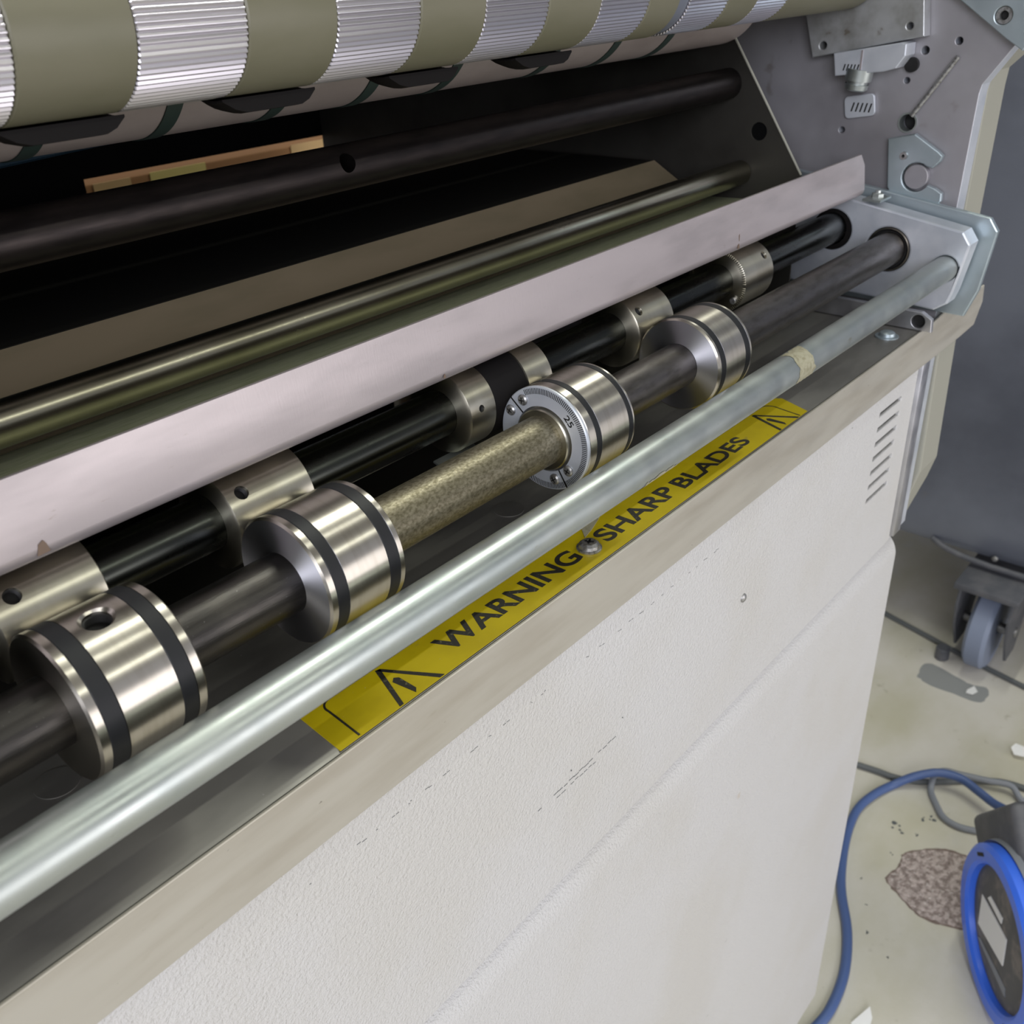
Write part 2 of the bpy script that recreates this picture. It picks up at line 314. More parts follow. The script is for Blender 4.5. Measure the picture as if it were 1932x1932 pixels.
# scuff marks: thin worn streaks in the paint
b = MB()
def streak(x0, z0, x1, z1, w, n=7):
    for k in range(n):
        if random.random() < 0.18: continue
        a = k/n; c = a+random.uniform(.6, 1.0)/n
        for t0, t1 in ((a, c),):
            xa, za, xb, zb = x0+(x1-x0)*t0, z0+(z1-z0)*t0, x0+(x1-x0)*t1, z0+(z1-z0)*t1
            q = random.uniform(-.0006, .0006)
            b.add([(xa, PY-.0002, za+q), (xb, PY-.0002, zb+q), (xb, PY-.0002, zb+w+q), (xa, PY-.0002, za+w+q), (xa, PY+.0006, za+q), (xb, PY+.0006, zb+q), (xb, PY+.0006, zb+w+q), (xa, PY+.0006, za+w+q)], [(0, 1, 2, 3), (4, 7, 6, 5), (0, 4, 5, 1), (2, 6, 7, 3)])
streak(0.3605, -0.4775, 0.4480, -0.4760, 0.00045, 16); streak(0.3800, -0.4810, 0.4250, -0.4815, 0.00035, 9)
for k in range(34):
    xx = 0.17+0.012*k+random.uniform(0, .006)
    if random.random() < 0.75: streak(xx, -0.3865, xx+random.uniform(.002, .007), -0.3868, 0.0002, 2)
streak(0.395, -0.4690, 0.3965, -0.4705, 0.0012, 2); streak(0.4540, -0.4640, 0.4555, -0.4655, 0.0010, 1)
mk('scuff_mark', b.v, b.f, 'cable', up_c, label='thin dark scuffs in the paint')['kind'] = 'stuff'
# lower front cover with rolled top
low = []
for k in range(13):
    a = math.radians(90*k/12); low.append((PY+0.030-0.030*math.sin(a), -0.598+0.030*math.cos(a)))
prof = [(0.345, -0.568)]+low+[(PY, -1.36), (PY+0.003, -1.36), (PY+0.003, -0.62), (0.345, -0.60)]
lw = thing('lower_cover', 'plain light grey lower cover with rounded top edge, below the vented cover', 'machine cover', (0.42, 0.32, -1.40))
extrude_x('cover_panel', prof, XL, 0.995, 'paint', lw, 30)
bbox('kick_plate', (XL, 0.985, 0.36, 0.38, -1.48, -1.34), 'dark', lw)
bbox('side_return', (0.992, 0.995, PY+0.001, 0.9, -1.36, -0.60), 'paint', lw)

# ================================================================== front deck with lip and label
dk = thing('delivery_deck', 'dull grey sheet-metal deck with turned-down lip, carrying the yellow warning label', 'deck', (0.42, 0.33, -0.353))
DZ = -0.3187; DY = 0.2915
pf = [(0.415, DZ), (DY+0.003, DZ), (DY+0.0009, DZ-0.0008), (DY, DZ-0.003), (DY, -0.3595), (DY+0.0018, -0.3595), (DY+0.0018, DZ-0.0036), (DY+0.004, DZ-0.0018), (0.415, DZ-0.0018)]
extrude_x('deck_plate', pf, XL, 0.958, 'deck', dk, 25)
n = 1
# the lip is a separate brighter strip in front of the folded edge, its right end cut at a slant
cut_plate('lip', 'XZ', [[(XL, -0.3600), (1.051, -0.3595), (1.094, -0.3580), (1.1100, -0.3370), (1.105, -0.3180), (1.026, -0.3180), (1.0235, -0.3155), (0.99, -0.3165), (0.9580, -0.3188), (XL, -0.3188)]], DY-0.0019, DY, 'flange', dk, bev=0.0005, label='worn bright lip with slanted right end')
# bolts and button head on the deck
vs, fs = lathe([(0, 0.0001), (0, 0.0105), (0.0012, 0.0105), (0.0014, 0.0072), (0.004, 0.0068), (0.0052, 0.005), (0.0056, 0.0001)], 0, 0, 32, False)
mk('bolt', axis_rot(vs, (0.896, 0.310, DZ), (0, 0, 1)), fs, 'zinc_blue', dk)
for x in (0.121, 0.436):
    vs, fs = lathe([(0, 0.0001), (0, 0.0100), (0.0004, 0.0100), (0.0005, 0.0001)], 0, 0, 36, False)
    mk('rivet', axis_rot(vs, (x, 0.378, DZ), (0, 0, 1)), fs, 'deck', dk)
# washer-head screw through the label
sx, sy = 0.4275, 0.3070
hd = thing('washer_head_screw', 'worn cross-head screw with washer sitting between the two words on the yellow label', 'screw', (sx, sy, DZ))
vs, fs = lathe([(0, 0.0001), (0, 0.0078), (0.0010, 0.0079), (0.0014, 0.0066), (0.0034, 0.0062), (0.0048, 0.0045), (0.0050, 0.0018), (0.0036, 0.0008), (0.0034, 0.0001)], 0, 0, 36, False)
mk('head', axis_rot(vs, (sx, sy, DZ+0.0004), (0, 0, 1)), fs, 'screw', hd)
b = MB(); zc = DZ+0.0053
for a in (0.4, 0.4+math.pi/2):
    c, s = math.cos(a), math.sin(a); vs, fs = box(-0.0028, 0.0028, -0.0006, 0.0006, -0.001, 0.0003); b.add([(sx+x*c-y*s, sy+x*s+y*c, zc+z) for x, y, z in vs], fs)
mk('cross_recess', b.v, b.f, 'hole', hd)
# label: yellow sticker, ink printed on top
LZ = DZ+0.0003
lb = cut_plate('warning_label', 'XY', [[(0.2168, 0.3256), (0.2135, DY+0.0012), (0.6965, DY+0.0016), (0.7080, 0.3204), (0.700, 0.330), (0.50, 0.331), (0.3, 0.330)]], DZ-0.0001, LZ, 'yellow', dk, bev=0.00003, label='yellow sticker with black lettering')
def ink(name, pts, th=0.0002):
    vs = [(x, y, LZ) for x, y in pts]+[(x, y, LZ+th) for x, y in pts]; n = len(pts)
    return mk(name, vs, [tuple(range(n))[::-1], tuple(range(n, 2*n))]+[(i, (i+1) % n, (i+1) % n+n, i+n) for i in range(n)], 'ink', lb)
def ink_line(name, pts, w):
    P = [Vector((a, b, 0)) for a, b in pts]; L, R_ = [], []
    for i, p in enumerate(P):
        t = (P[min(i+1, len(P)-1)]-P[max(i-1, 0)]).normalized(); nn = Vector((-t.y, t.x, 0))
        L.append(p+nn*w/2); R_.append(p-nn*w/2)
    vs = [(p.x, p.y, LZ) for p in L]+[(p.x, p.y, LZ) for p in R_]+[(p.x, p.y, LZ+.0002) for p in L]+[(p.x, p.y, LZ+.0002) for p in R_]; n = len(P); fs = []
    for i in range(n-1): fs += [(2*n+i, 2*n+i+1, 3*n+i+1, 3*n+i), (i, i+1, 2*n+i+1, 2*n+i), (n+i, 3*n+i, 3*n+i+1, n+i+1)]
    mk(name, vs, fs, 'ink', lb)
arc = [(0.2285+0.006-0.006*math.cos(a), 0.3190+0.006*math.sin(a)) for a in [math.radians(9*k) for k in range(11)]]
ink_line('border', [(0.2262, DY+0.002), (0.2285, 0.3175)]+arc+[(0.26, 0.3250), (0.46, 0.3253), (0.665, 0.3250)]+[(0.6890-0.008+0.008*math.sin(a), 0.3170+0.008*math.cos(a)) for a in [math.radians(9*k) for k in range(11)]]+[(0.6850, DY+0.002)], 0.0011)
def triangle(x):
    b_ = 0.010+0.0; ap = (x, 0.3215)
    ink('triangle_stroke', [(x-0.0015, 0.3230), (x+0.0012, 0.3222), (x-0.0118+0.0013, DY+0.0016), (x-0.0118-0.0014, DY+0.0016)])
    ink('triangle_stroke', [(x-0.0015, 0.3230), (x+0.0012, 0.3222), (x+0.0175+0.001, DY+0.0016+0.0), (x+0.0175-0.0022, DY+0.0016)])
    ink('exclamation_stroke', [(x-0.0022, 0.3095), (x+0.0004, 0.3115), (x+0.0024, 0.3095), (x+0.0020, 0.2970), (x-0.0005, 0.2945)])
triangle(0.2655); triangle(0.6640)
text_mesh('WARNING', 'lettering', 0.2985, 0.4175, 0.3030, 0.3175, LZ+0.0001, 0.0002, 'ink', lb, 0.022)
text_mesh('SHARP', 'lettering', 0.4410, 0.5230, 0.3015, 0.3160, LZ+0.0001, 0.0002, 'ink', lb, 0.022)
text_mesh('BLADES', 'lettering', 0.5290, 0.6220, 0.3010, 0.3150, LZ+0.0001, 0.0002, 'ink', lb, 0.022)
# torn film residue beside the first S, on the label
b = MB(); pts = [(0.436, 0.3165), (0.447, 0.319), (0.462, 0.324), (0.470, 0.3285), (0.452, 0.3275), (0.443, 0.324)]
vs = [(x, y, LZ) for x, y in pts]+[(x, y, LZ+.0004) for x, y in pts]
mk('torn_patch', vs, [tuple(range(6))[::-1], tuple(range(6, 12))]+[(i, (i+1) % 6, (i+1) % 6+6, i+6) for i in range(6)], 'label_clear', lb)

# ================================================================== front guide rod
vs, fs = rod(XL, 0.944, 0.2841, -0.2626, 0.0114); gr = thing('guide_rod', 'thick zinc-plated round rod running along the front above the yellow label', 'rod', (0.42, 0.2841, -0.274))
mk('rod', vs, fs, 'zinc', gr)
def rod_tape(x0, x1, a0, a1, name, lab):
    vs = []; fs = []; n = 14; m_ = 10
    for i in range(n+1):
        for j in range(m_+1):
            a = math.radians(a0+(a1-a0)*j/m_); x = x0+(x1-x0)*i/n
            if i in (0, n): x += random.uniform(-.002, .002)
            if j in (0, m_): a += random.uniform(-.12, .12)
            vs.append((x+0.0, 0.2841+0.01165*math.cos(a), -0.2626+0.01165*math.sin(a)))
    for i in range(n):
        for j in range(m_):
            p = i*(m_+1)+j; fs.append((p, p+1, p+m_+2, p+m_+1))
    mk(name, vs, fs, 'label_clear', gr, label=lab)
rod_tape(0.628, 0.652, 70, 215, 'tape_residue', 'torn yellowish tape residue on the rod')
rod_tape(0.435, 0.470, 205, 255, 'tape_residue', 'torn clear tape residue on the rod')

# ================================================================== slitter shaft with collars
S1 = (0.3375, -0.2520); S2 = (0.394, -0.2395); RC = 0.0325; RS = 0.0255
vs, fs = rod(XL, 0.975, *S1, 0.0152); MT['patina'] = mat('patinated_steel', (138, 132, 114), 0.9, 0.46, col2=(98, 92, 74), nscale=(420, 700, 700), nlo=0.3, nhi=0.72, detail=8, rvar=0.1, bump=0.2, bscale=(900, 900, 900), bdist=0.0003)
sh = thing('slitter_shaft', 'thick dark steel shaft carrying the four large banded collars', 'shaft', (0.42, 0.3375, -0.268))
mk('shaft', vs, fs, 'shaft_dark', sh)
vs, fs = lathe([(0.270, 0.01530), (0.4245, 0.01530), (0.4245, 0.0150), (0.270, 0.0150)], *S1, 72); mk('shaft_section', vs, fs, 'patina', sh, label='dull tan worn section between the second and third collar')
vs, fs = lathe([(0.4721, 0.01528), (0.5715, 0.01528), (0.5715, 0.0150), (0.4721, 0.0150)], *S1, 72); mk('shaft_section', vs, fs, 'shaft_mid', sh)
vs, fs = lathe([(0.6185, 0.01528), (0.9440, 0.01528), (0.9440, 0.0150), (0.6185, 0.0150)], *S1, 72); mk('shaft_section', vs, fs, 'shaft_mid', sh)  # this and the stretch before it: lighter steel tone over the shaft
MT['face'] = mat('turned_face_steel', (206, 206, 212), 1, 0.52, aniso=0.92)
def add_face_slot(o, m='face'):
    o.data.materials.append(MT[m])
    for p in o.data.polygons:
        if abs(p.normal.x) > 0.9: p.material_index = 1
def hub_profile(x0, x1, bands, R, rb, ch=0.0012, dep=0.0012):
    p = [(x0, rb), (x0, R-ch), (x0+ch*0.8, R)]
    for a, b_ in bands: p += [(a, R), (a, R-dep), (b_, R-dep), (b_, R)]
    return p+[(x1-ch*0.8, R), (x1, R-ch), (x1, rb)]
def collar(x0, x1, bands, label):
    t = thing('slitter_collar', label, 'collar', ((x0+x1)/2, S1[0], S1[1]-RC), 'banded collars on the slitter shaft')
    vs, fs = lathe(hub_profile(x0, x1, bands, RC, 0.0153), *S1, 128); hb = mk('hub', vs, fs, 'hub', t, 30); add_face_slot(hb)
    for a, b_ in bands:
        vs, fs = lathe([(a+.0001, RC-0.0014), (a+.0001, RC-0.0002), (a+.0005, RC+0.0001), (b_-.0005, RC+0.0001), (b_-.0001, RC-0.0002), (b_-.0001, RC-0.0014)], *S1, 128); mk('rubber_band', vs, fs, 'band', t)
    return t, hb
c1, h1 = collar(0.1155, 0.1635, [(0.120, 0.1278), (0.1518, 0.159)], 'banded steel collar nearest the camera, with a large set-screw hole on top')
radial_hole(h1, c1, 0.139, *S1, RC, 97.9, 0.0058, 0.011, 0.0016)
collar(0.2290, 0.2762, [(0.2332, 0.2402), (0.2655, 0.2726)], 'polished banded steel collar between the first collar and the collar with the scale')
c3, h3 = collar(0.4252, 0.4715, [(0.4320, 0.4370), (0.4648, 0.4693)], 'banded steel collar whose face carries an engraved scale, four small screws and the number 25')
collar(0.5722, 0.6180, [(0.5753, 0.5818), (0.6084, 0.6152)], 'banded steel collar farthest right on the slitter shaft, before the bearing')
# scale dial on the third collar
XD = 0.4250
vs, fs = lathe([(XD-0.0016, 0.0205), (XD-0.0016, 0.0318), (XD-0.0010, 0.0324), (XD+0.0004, 0.0324), (XD+0.0004, 0.0205)], *S1, 128); dl = mk('dial_ring', vs, fs, 'block_alu', c3, 30, label='pale dial ring with engraved scale')
vs, fs = lathe([(XD-0.0040, 0.0153), (XD-0.0040, 0.0185), (XD-0.0034, 0.0192), (XD+0.0004, 0.0192), (XD+0.0004, 0.0153)], *S1, 96); mk('boss', vs, fs, 'sleeve', c3)
b = MB()
for k in range(110):
    a = math.radians(62+k*2.3)
    if math.degrees(a) % 360 > 318 or math.degrees(a) % 360 < 30: continue
    r0, r1 = 0.0279, 0.0314; w = 0.00022; c, s = math.cos(a), math.sin(a)
    q = [(r0, -w), (r1, -w), (r1, w), (r0, w)]
    P = [(S1[0]+r*c-t*s, S1[1]+r*s+t*c) for r, t in q]
    b.add([(XD-0.00172, y, z) for y, z in P]+[(XD-0.0014, y, z) for y, z in P], [(0, 1, 2, 3), (4, 7, 6, 5), (0, 4, 5, 1), (1, 5, 6, 2), (2, 6, 7, 3), (3, 7, 4, 0)])
mk('scale_mark', b.v, b.f, 'hole', dl)['kind'] = 'stuff'
for k, (yy, zz) in enumerate([(0.3618, -0.2397), (0.3525, -0.2311), (0.3297, -0.2756), (0.3198, -0.2673)]):
    yy = S1[0]+(yy-S1[0])*1.02; zz = S1[1]+(zz-S1[1])*1.02
    vs, fs = lathe([(0, 0.0001), (0, 0.0034), (0.0008, 0.0034), (0.0016, 0.0026), (0.0018, 0.0001)], 0, 0, 24, False)
    s_ = mk('dial_screw', axis_rot(vs, (XD-0.0016, yy, zz), (-1, 0, 0)), fs, 'screw', c3)
    b = MB()
    for a in (0.5+k, 0.5+k+math.pi/2):
        c, s = math.cos(a), math.sin(a); P = [(yy+u*c-v*s, zz+u*s+v*c) for u, v in ((-.0018, -.0003), (.0018, -.0003), (.0018, .0003), (-.0018, .0003))]
        b.add([(XD-0.00355, y, z) for y, z in P]+[(XD-0.003, y, z) for y, z in P], [(0, 1, 2, 3), (4, 7, 6, 5), (0, 4, 5, 1), (1, 5, 6, 2), (2, 6, 7, 3), (3, 7, 4, 0)])
    mk('cross_recess', b.v, b.f, 'hole', s_)
for (a0) in (40, -122):       # gaps where the ring is split
    a = math.radians(a0); c, s = math.cos(a), math.sin(a)
    P = [(S1[0]+r*c-t*s, S1[1]+r*s+t*c) for r, t in ((.0204, -.0005), (.0322, -.0005), (.0322, .0005), (.0204, .0005))]
    b = MB(); b.add([(XD-0.00175, y, z) for y, z in P]+[(XD-0.001, y, z) for y, z in P], [(0, 1, 2, 3), (4, 7, 6, 5), (0, 4, 5, 1), (1, 5, 6, 2), (2, 6, 7, 3), (3, 7, 4, 0)])
    mk('ring_gap', b.v, b.f, 'hole', dl)
# number 25, standing upright round the ring at about 140 degrees (seen from the -X side)
a = math.radians(139); rad = Vector((0, math.cos(a), math.sin(a))); tan = Vector((0, math.sin(a), -math.cos(a)))
cen = Vector((XD-0.00165, S1[0], S1[1]))+rad*0.0243
vx = tan*-1; vx = Vector((0, -rad.z*-1, rad.y*-1)); vy = rad; vz = Vector((-1, 0, 0))
if vx.cross(vy).dot(vz) < 0: vx = -vx
M3 = Matrix((vx, vy, vz)).transposed().to_4x4(); M3.translation = cen
text_mesh('25', 'scale_number', -0.0036, 0.0036, -0.0021, 0.0021, 0, 0.0002, 'hole', dl, 0.01, M3)

# ================================================================== rear knife shaft with sleeves
vs, fs = rod(XL, 0.975, *S2, 0.0142); mk('knife_shaft', vs, fs, 'shaft_s2', None, label='black steel shaft behind the slitter shaft, carrying the plain steel sleeves', cat='shaft')
def sleeve(x0, x1, label, hx=None, hr=0.0035, ang=136):
    t = thing('knife_sleeve', label, 'sleeve', ((x0+x1)/2, S2[0], S2[1]-RS), 'plain sleeves on the rear shaft')
    vs, fs = lathe([(x0, 0.0143), (x0, RS-0.0012), (x0+0.0008, RS), (x1-0.0006, RS), (x1, RS-0.0006), (x1, 0.0143)], *S2, 112); o = mk('hub', vs, fs, 'sleeve', t, 30); add_face_slot(o)
    if hx: radial_hole(o, t, hx, *S2, RS, ang, hr, 0.008, 0.0002)
    return t
s1 = sleeve(0.1165, 0.1630, 'plain steel sleeve at the far left of the rear shaft, round set-screw hole in it', 0.1269, 0.0037, 133)
sleeve(0.2300, 0.2775, 'plain steel sleeve behind the second banded collar, threaded hole near its left end', 0.2395, 0.0036, 135)
s3 = thing('knife_holder', 'double steel ring with a ribbed black middle, just left of the collar with the scale', 'knife holder', (0.433, S2[0], S2[1]-RS))
vs, fs = lathe([(0.3943, 0.0143), (0.3943, RS-0.002), (0.3955, RS), (0.4168, RS), (0.4168, RS-0.0012), (0.4168, 0.0143)], *S2, 112); hb = mk('ring', vs, fs, 'sleeve', s3, 30); add_face_slot(hb)
radial_hole(hb, s3, 0.4048, *S2, RS, 167.5, 0.0022, 0.004, 0.0)
vs, fs = lathe([(0.4496, 0.0143), (0.4496, RS), (0.4725, RS), (0.4731, RS-0.0006), (0.4731, 0.0143)], *S2, 112); mk('ring', vs, fs, 'sleeve', s3, 30)
rp = [(0.4168, 0.0143)]; x = 0.4168
while x < 0.4490: rp += [(x, RS-0.0012), (x+0.0007, RS-0.0007), (x+0.0011, RS-0.0012)]; x += 0.0012
rp += [(0.4496, RS-0.0012), (0.4496, 0.0143)]; vs, fs = lathe(rp, *S2, 96); mk('ribbed_sleeve', vs, fs, 'black', s3, 30, label='ribbed black middle section')
mk('stripper_finger', *((lambda v: ([(x, y, z) for x, y, z in [(0.386, 0.3935, -0.2680), (0.386, 0.3700, -0.2760), (0.420, 0.3700, -0.2760), (0.420, 0.3935, -0.2680), (0.386, 0.3940, -0.2692), (0.386, 0.3705, -0.2772), (0.420, 0.3705, -0.2772), (0.420, 0.3940, -0.2692)]], [(0, 1, 2, 3), (4, 7, 6, 5), (0, 4, 5, 1), (1, 5, 6, 2), (2, 6, 7, 3), (3, 7, 4, 0)]))(0)), 'zinc', s3)
sleeve(0.5710, 0.6168, 'plain steel sleeve behind the rightmost banded collar, dark threaded hole at its left end', 0.5792, 0.0034, 137.6)
s6 = sleeve(0.7238, 0.7719, 'plain steel sleeve farthest right on the rear shaft, alone beside the bearing end', 0.7626, 0.0034, 140.6)
b = MB()
for k in range(90):         # fine teeth round the left rim of the last sleeve
    a0 = 2*math.pi*k/90; a1 = a0+2*math.pi/180
    P = [(S2[0]+r*math.cos(a), S2[1]+r*math.sin(a)) for r, a in ((RS-.002, a0), (RS+.0004, a0), (RS+.0004, a1), (RS-.002, a1))]
    b.add([(0.7225, y, z) for y, z in P]+[(0.7242, y, z) for y, z in P], [(0, 1, 2, 3), (4, 7, 6, 5), (0, 4, 5, 1), (1, 5, 6, 2), (2, 6, 7, 3), (3, 7, 4, 0)])
mk('rim_teeth', b.v, b.f, 'sleeve', s6)['kind'] = 'stuff'
vs, fs = rod(0.7205, 0.7245, S2[0]-0.0165, S2[1]-0.0125, 0.0028, 0.0005, 20); mk('face_screw', vs, fs, 'screw', s6)

# ================================================================== aluminium guard strip
gs = thing('guard_strip', 'long bright brushed aluminium guard strip crossing in front of the rear rollers', 'guard strip', (0.42, 0.372, -0.208))
gp = [(0.3720, -0.1700), (0.37072, -0.1800), (0.3680, -0.2010)]+[(0.3680+0.0062*(1-math.cos(math.radians(a))), -0.2010-0.0072*math.sin(math.radians(a))) for a in (12, 24, 36, 48, 60, 72, 84)]+[(0.3760, -0.2084), (0.3775, -0.2098), (0.408, -0.2098), (0.408, -0.2083), (0.379, -0.2083), (0.3775, -0.2068), (0.372, -0.2040), (0.3698, -0.2005), (0.37247, -0.1800), (0.3738, -0.1700)]
st = extrude_x('strip', gp, XL, 0.9430, 'alu', gs, 20)
tz = max(v.co.z for v in st.data.vertices); tx = max(v.co.x for v in st.data.vertices)
for v in st.data.vertices:      # the upper right corner is clipped
    if v.co.z > tz-0.001 and v.co.x > tx-0.001: v.co.x -= 0.0075
extrude_x('scribe_line', [(0.36895, -0.1950), (0.36888, -0.1953), (0.3692, -0.1953), (0.3692, -0.1950)], XL, 0.60, 'alu_plain', gs)
MT['chips'] = mat('chipped_aluminium', (116, 98, 84), 0.2, 0.55)
b = MB()
for (x, z, w, hh) in [(0.1405, -0.2015, 0.0055, 0.0055), (0.374, -0.2035, 0.0018, 0.0022), (0.705, -0.2030, 0.0030, 0.0035), (0.7065, -0.1975, 0.0012, 0.006)]:
    y = 0.3675+(z+0.2045)/0.0345*0.0045-0.0002
    P = [(x-w/2, z-hh/2), (x+w/2, z-hh/2.2), (x+w/3, z+hh/4), (x+w/6, z+hh/1.8), (x-w/4, z+hh/3)]
    b.add([(px, y, pz) for px, pz in P]+[(px, y+.0004, pz) for px, pz in P], [(0, 1, 2, 3, 4), (9, 8, 7, 6, 5)]+[(i, (i+1) % 5, (i+1) % 5+5, i+5) for i in range(5)])
mk('glue_stain', b.v, b.f, 'chips', gs, label='small brown stains near the lower edge')['kind'] = 'stuff'
# ledge behind it
ex = [(0.400, -0.2100), (0.505, -0.2150), (0.505, -0.2170), (0.400, -0.2120)]
extrude_x('back_ledge', ex, XL, 0.900, 'ledge', None, label='greenish brushed metal ledge directly behind the bright guard strip', cat='ledge')

# ================================================================== bearing block at the right
bb = thing('bearing_block', 'bright milled bearing block holding the right ends of the shafts and the guide rod', 'bearing block', (0.955, 0.34, -0.302))
poly = [(0.440, -0.2030), (0.3656, -0.2135), (0.2734, -0.2283), (0.2655, -0.2389), (0.2735, -0.2846), (0.2765, -0.2945), (0.2878, -0.3022), (0.3120, -0.3008), (0.440, -0.2960)]
cut_plate('block', 'YZ', [poly, circ(0.3385, -0.2530, 0.0205, 48), circ(0.3945, -0.2415, 0.0190, 48), circ(0.2841, -0.2626, 0.0118, 32)], 0.943, 0.966, 'block_alu', bb, bev=0.0018)
vs, fs = lathe([(0.9445, 0.0154), (0.9445, 0.0172), (0.9465, 0.0175), (0.9465, 0.0190), (0.9440, 0.0192), (0.9440, 0.0204), (0.960, 0.0204), (0.960, 0.0154)], 0.3385, -0.2530, 64); mk('bearing', vs, fs, 'hole', bb)
vs, fs = lathe([(0.9435, 0.0188), (0.9435, 0.0201), (0.9455, 0.0201), (0.9455, 0.0188)], 0.3385, -0.2530, 64); mk('bearing_ring', vs, fs, 'hub', bb)
vs, fs = lathe([(0.9420, 0.0144), (0.9420, 0.0188), (0.960, 0.0188), (0.960, 0.0144)], 0.3945, -0.2415, 64); mk('seal_ring', vs, fs, 'black', bb)
bo = thing('hex_bolt', 'small bolt with square washer on top of the bearing block beside the strip end', 'bolt', (0.950, 0.358, -0.2085))
vs, fs = box(0.936, 0.962, 0.349, 0.366, -0.2105, -0.2085); mk('washer', vs, fs, 'zinc', bo)
vs, fs = lathe([(0, 0.0001), (0, 0.0056), (0.0032, 0.0056), (0.0038, 0.0048), (0.0038, 0.0026), (0.0062, 0.0024), (0.0062, 0.0001)], 0, 0, 6, False); mk('bolt_head', axis_rot(vs, (0.950, 0.3575, -0.2085), (0, 0, 1)), fs, 'zinc', bo)
cut_plate('outer_plate', 'YZ', [[(0.46, -0.1945), (0.3750, -0.2042), (0.2605, -0.2203), (0.2525, -0.2310), (0.2590, -0.2858), (0.268, -0.3120), (0.46, -0.3120)]], 0.971, 0.978, 'zinc_blue', None, bev=0.0012, label='blue-grey zinc plate standing just outside the bearing block', cat='plate')
cut_plate('foot_bracket', 'YZ', [[(0.40, -0.3005), (0.292, -0.3005), (0.2820, -0.3060), (0.2810, -0.3180), (0.40, -0.3180)], circ(0.2940, -0.3095, 0.0062, 28)], 0.926, 0.932, 'alu_plain', None, bev=0.0006, label='grey foot bracket with a round hole under the bearing block', cat='bracket')

vs, fs = rod(0.9305, 0.9316, 0.2940, -0.3095, 0.0061, 0.0001, 24); mk('bore', vs, fs, 'hole', bpy.data.objects['foot_bracket'])
# ================================================================== things on the side frame
hk = thing('latch_hook', 'blue-grey zinc hook plate with a round pivot in its notch, fixed to the side frame', 'hook plate', (0.979, 0.34, -0.215))
# notch geometry: round cut opening to the front
ny, nz, nr = 0.3345, -0.1930, 0.0130
arcp = [(ny+nr*math.cos(a), nz+nr*math.sin(a)) for a in [math.radians(140+k*(430-140-70)/14*1.0) for k in range(15)]]
arcp = [(ny+nr*math.cos(math.radians(a)), nz+nr*math.sin(math.radians(a))) for a in [128-(128+152)*k/18 for k in range(19)]]
hp = [(0.3657, -0.1615), (0.3414, -0.1555), (0.3180, -0.1690), (0.3135, -0.1725), (0.3150, -0.1775), (0.3210, -0.1838)]+arcp+[(0.3160, -0.2010), (0.3090, -0.2050), (0.3085, -0.2120), (0.3150, -0.2200), (0.3540, -0.2120), (0.3600, -0.2040)]
cut_plate('hook', 'YZ', [hp, circ(0.3483, -0.1749, 0.0024, 20)], 0.977, 0.9835, 'zinc_blue', hk, bev=0.0010)
vs, fs = rod(0.978, 0.985, ny+0.0005, nz, 0.0112, 0.0008, 40); mk('pivot', vs, fs, 'frame', hk)
vs, fs = lathe([(0.9745, 0.0014), (0.9745, 0.0034), (0.979, 0.0036), (0.979, 0.0014)], 0.3483, -0.1749, 24); mk('screw', vs, fs, 'screw', hk)
# stepped block with clamp
sb = thing('roller_bearing_housing', 'rectangular grey steel housing screwed to the side frame at the roller end', 'housing', (0.978, 0.40, -0.098))
cut_plate('housing_plate', 'YZ', [[(0.4455, -0.0945), (0.3440, -0.0745), (0.3510, -0.030), (0.358, 0.03), (0.4750, 0.015), (0.4570, -0.0570)], circ(0.358, -0.0665, 0.0030, 20), circ(0.436, -0.0840, 0.0034, 20)], 0.970, 0.9845, 'bracket', sb, bev=0.0010)
cp = thing('clamp_block', 'small milled clamp block with a ringed plunger under the steel housing', 'clamp', (0.975, 0.39, -0.125))
cut_plate('clamp_body', 'YZ', [[(0.4180, -0.1085), (0.4215, -0.0895), (0.3600, -0.0790), (0.3555, -0.0800), (0.3550, -0.0895), (0.3620, -0.1000), (0.3725, -0.1030)]], 0.962, 0.9845, 'block_alu', cp, bev=0.0010)
vs, fs = rod(0.980, 0.9846, 0.3555, -0.0985, 0.0062, 0.0003, 20); mk('recess', vs, fs, 'hole', cp)
b = MB()
for k in range(5):
    yy = 0.4110-0.0032*k; P = [(yy, -0.1035), (yy-.0012, -0.1035), (yy-.0026, -0.0980), (yy-.0014, -0.0980)]
    b.add([(0.9618, y, z) for y, z in P]+[(0.963, y, z) for y, z in P], [(0, 1, 2, 3), (4, 7, 6, 5), (0, 4, 5, 1), (1, 5, 6, 2), (2, 6, 7, 3), (3, 7, 4, 0)])
mk('worn_stamping', b.v, b.f, 'hole', cp)['kind'] = 'stuff'
vs, fs = box(0.9612, 0.970, 0.3935, 0.3950, -0.1070, -0.0860); mk('split_line', vs, fs, 'alu', cp)
b = MB(); pr = [(0, 0.0001), (0, 0.0125), (0.0100, 0.0122), (0.0102, 0.0092), (0.0130, 0.0092), (0.0132, 0.0108), (0.0175, 0.0104), (0.0190, 0.0075), (0.0192, 0.0001)]
vs, fs = lathe(pr, 0, 0, 36, False); mk('plunger', axis_rot(vs, (0.970, 0.3975, -0.1020), (0, 0.12, -1)), fs, 'zinc', cp)
pl = thing('embossed_tag', 'small rounded metal tag with worn stamping on the side frame below the clamp', 'tag', (0.983, 0.398, -0.147))
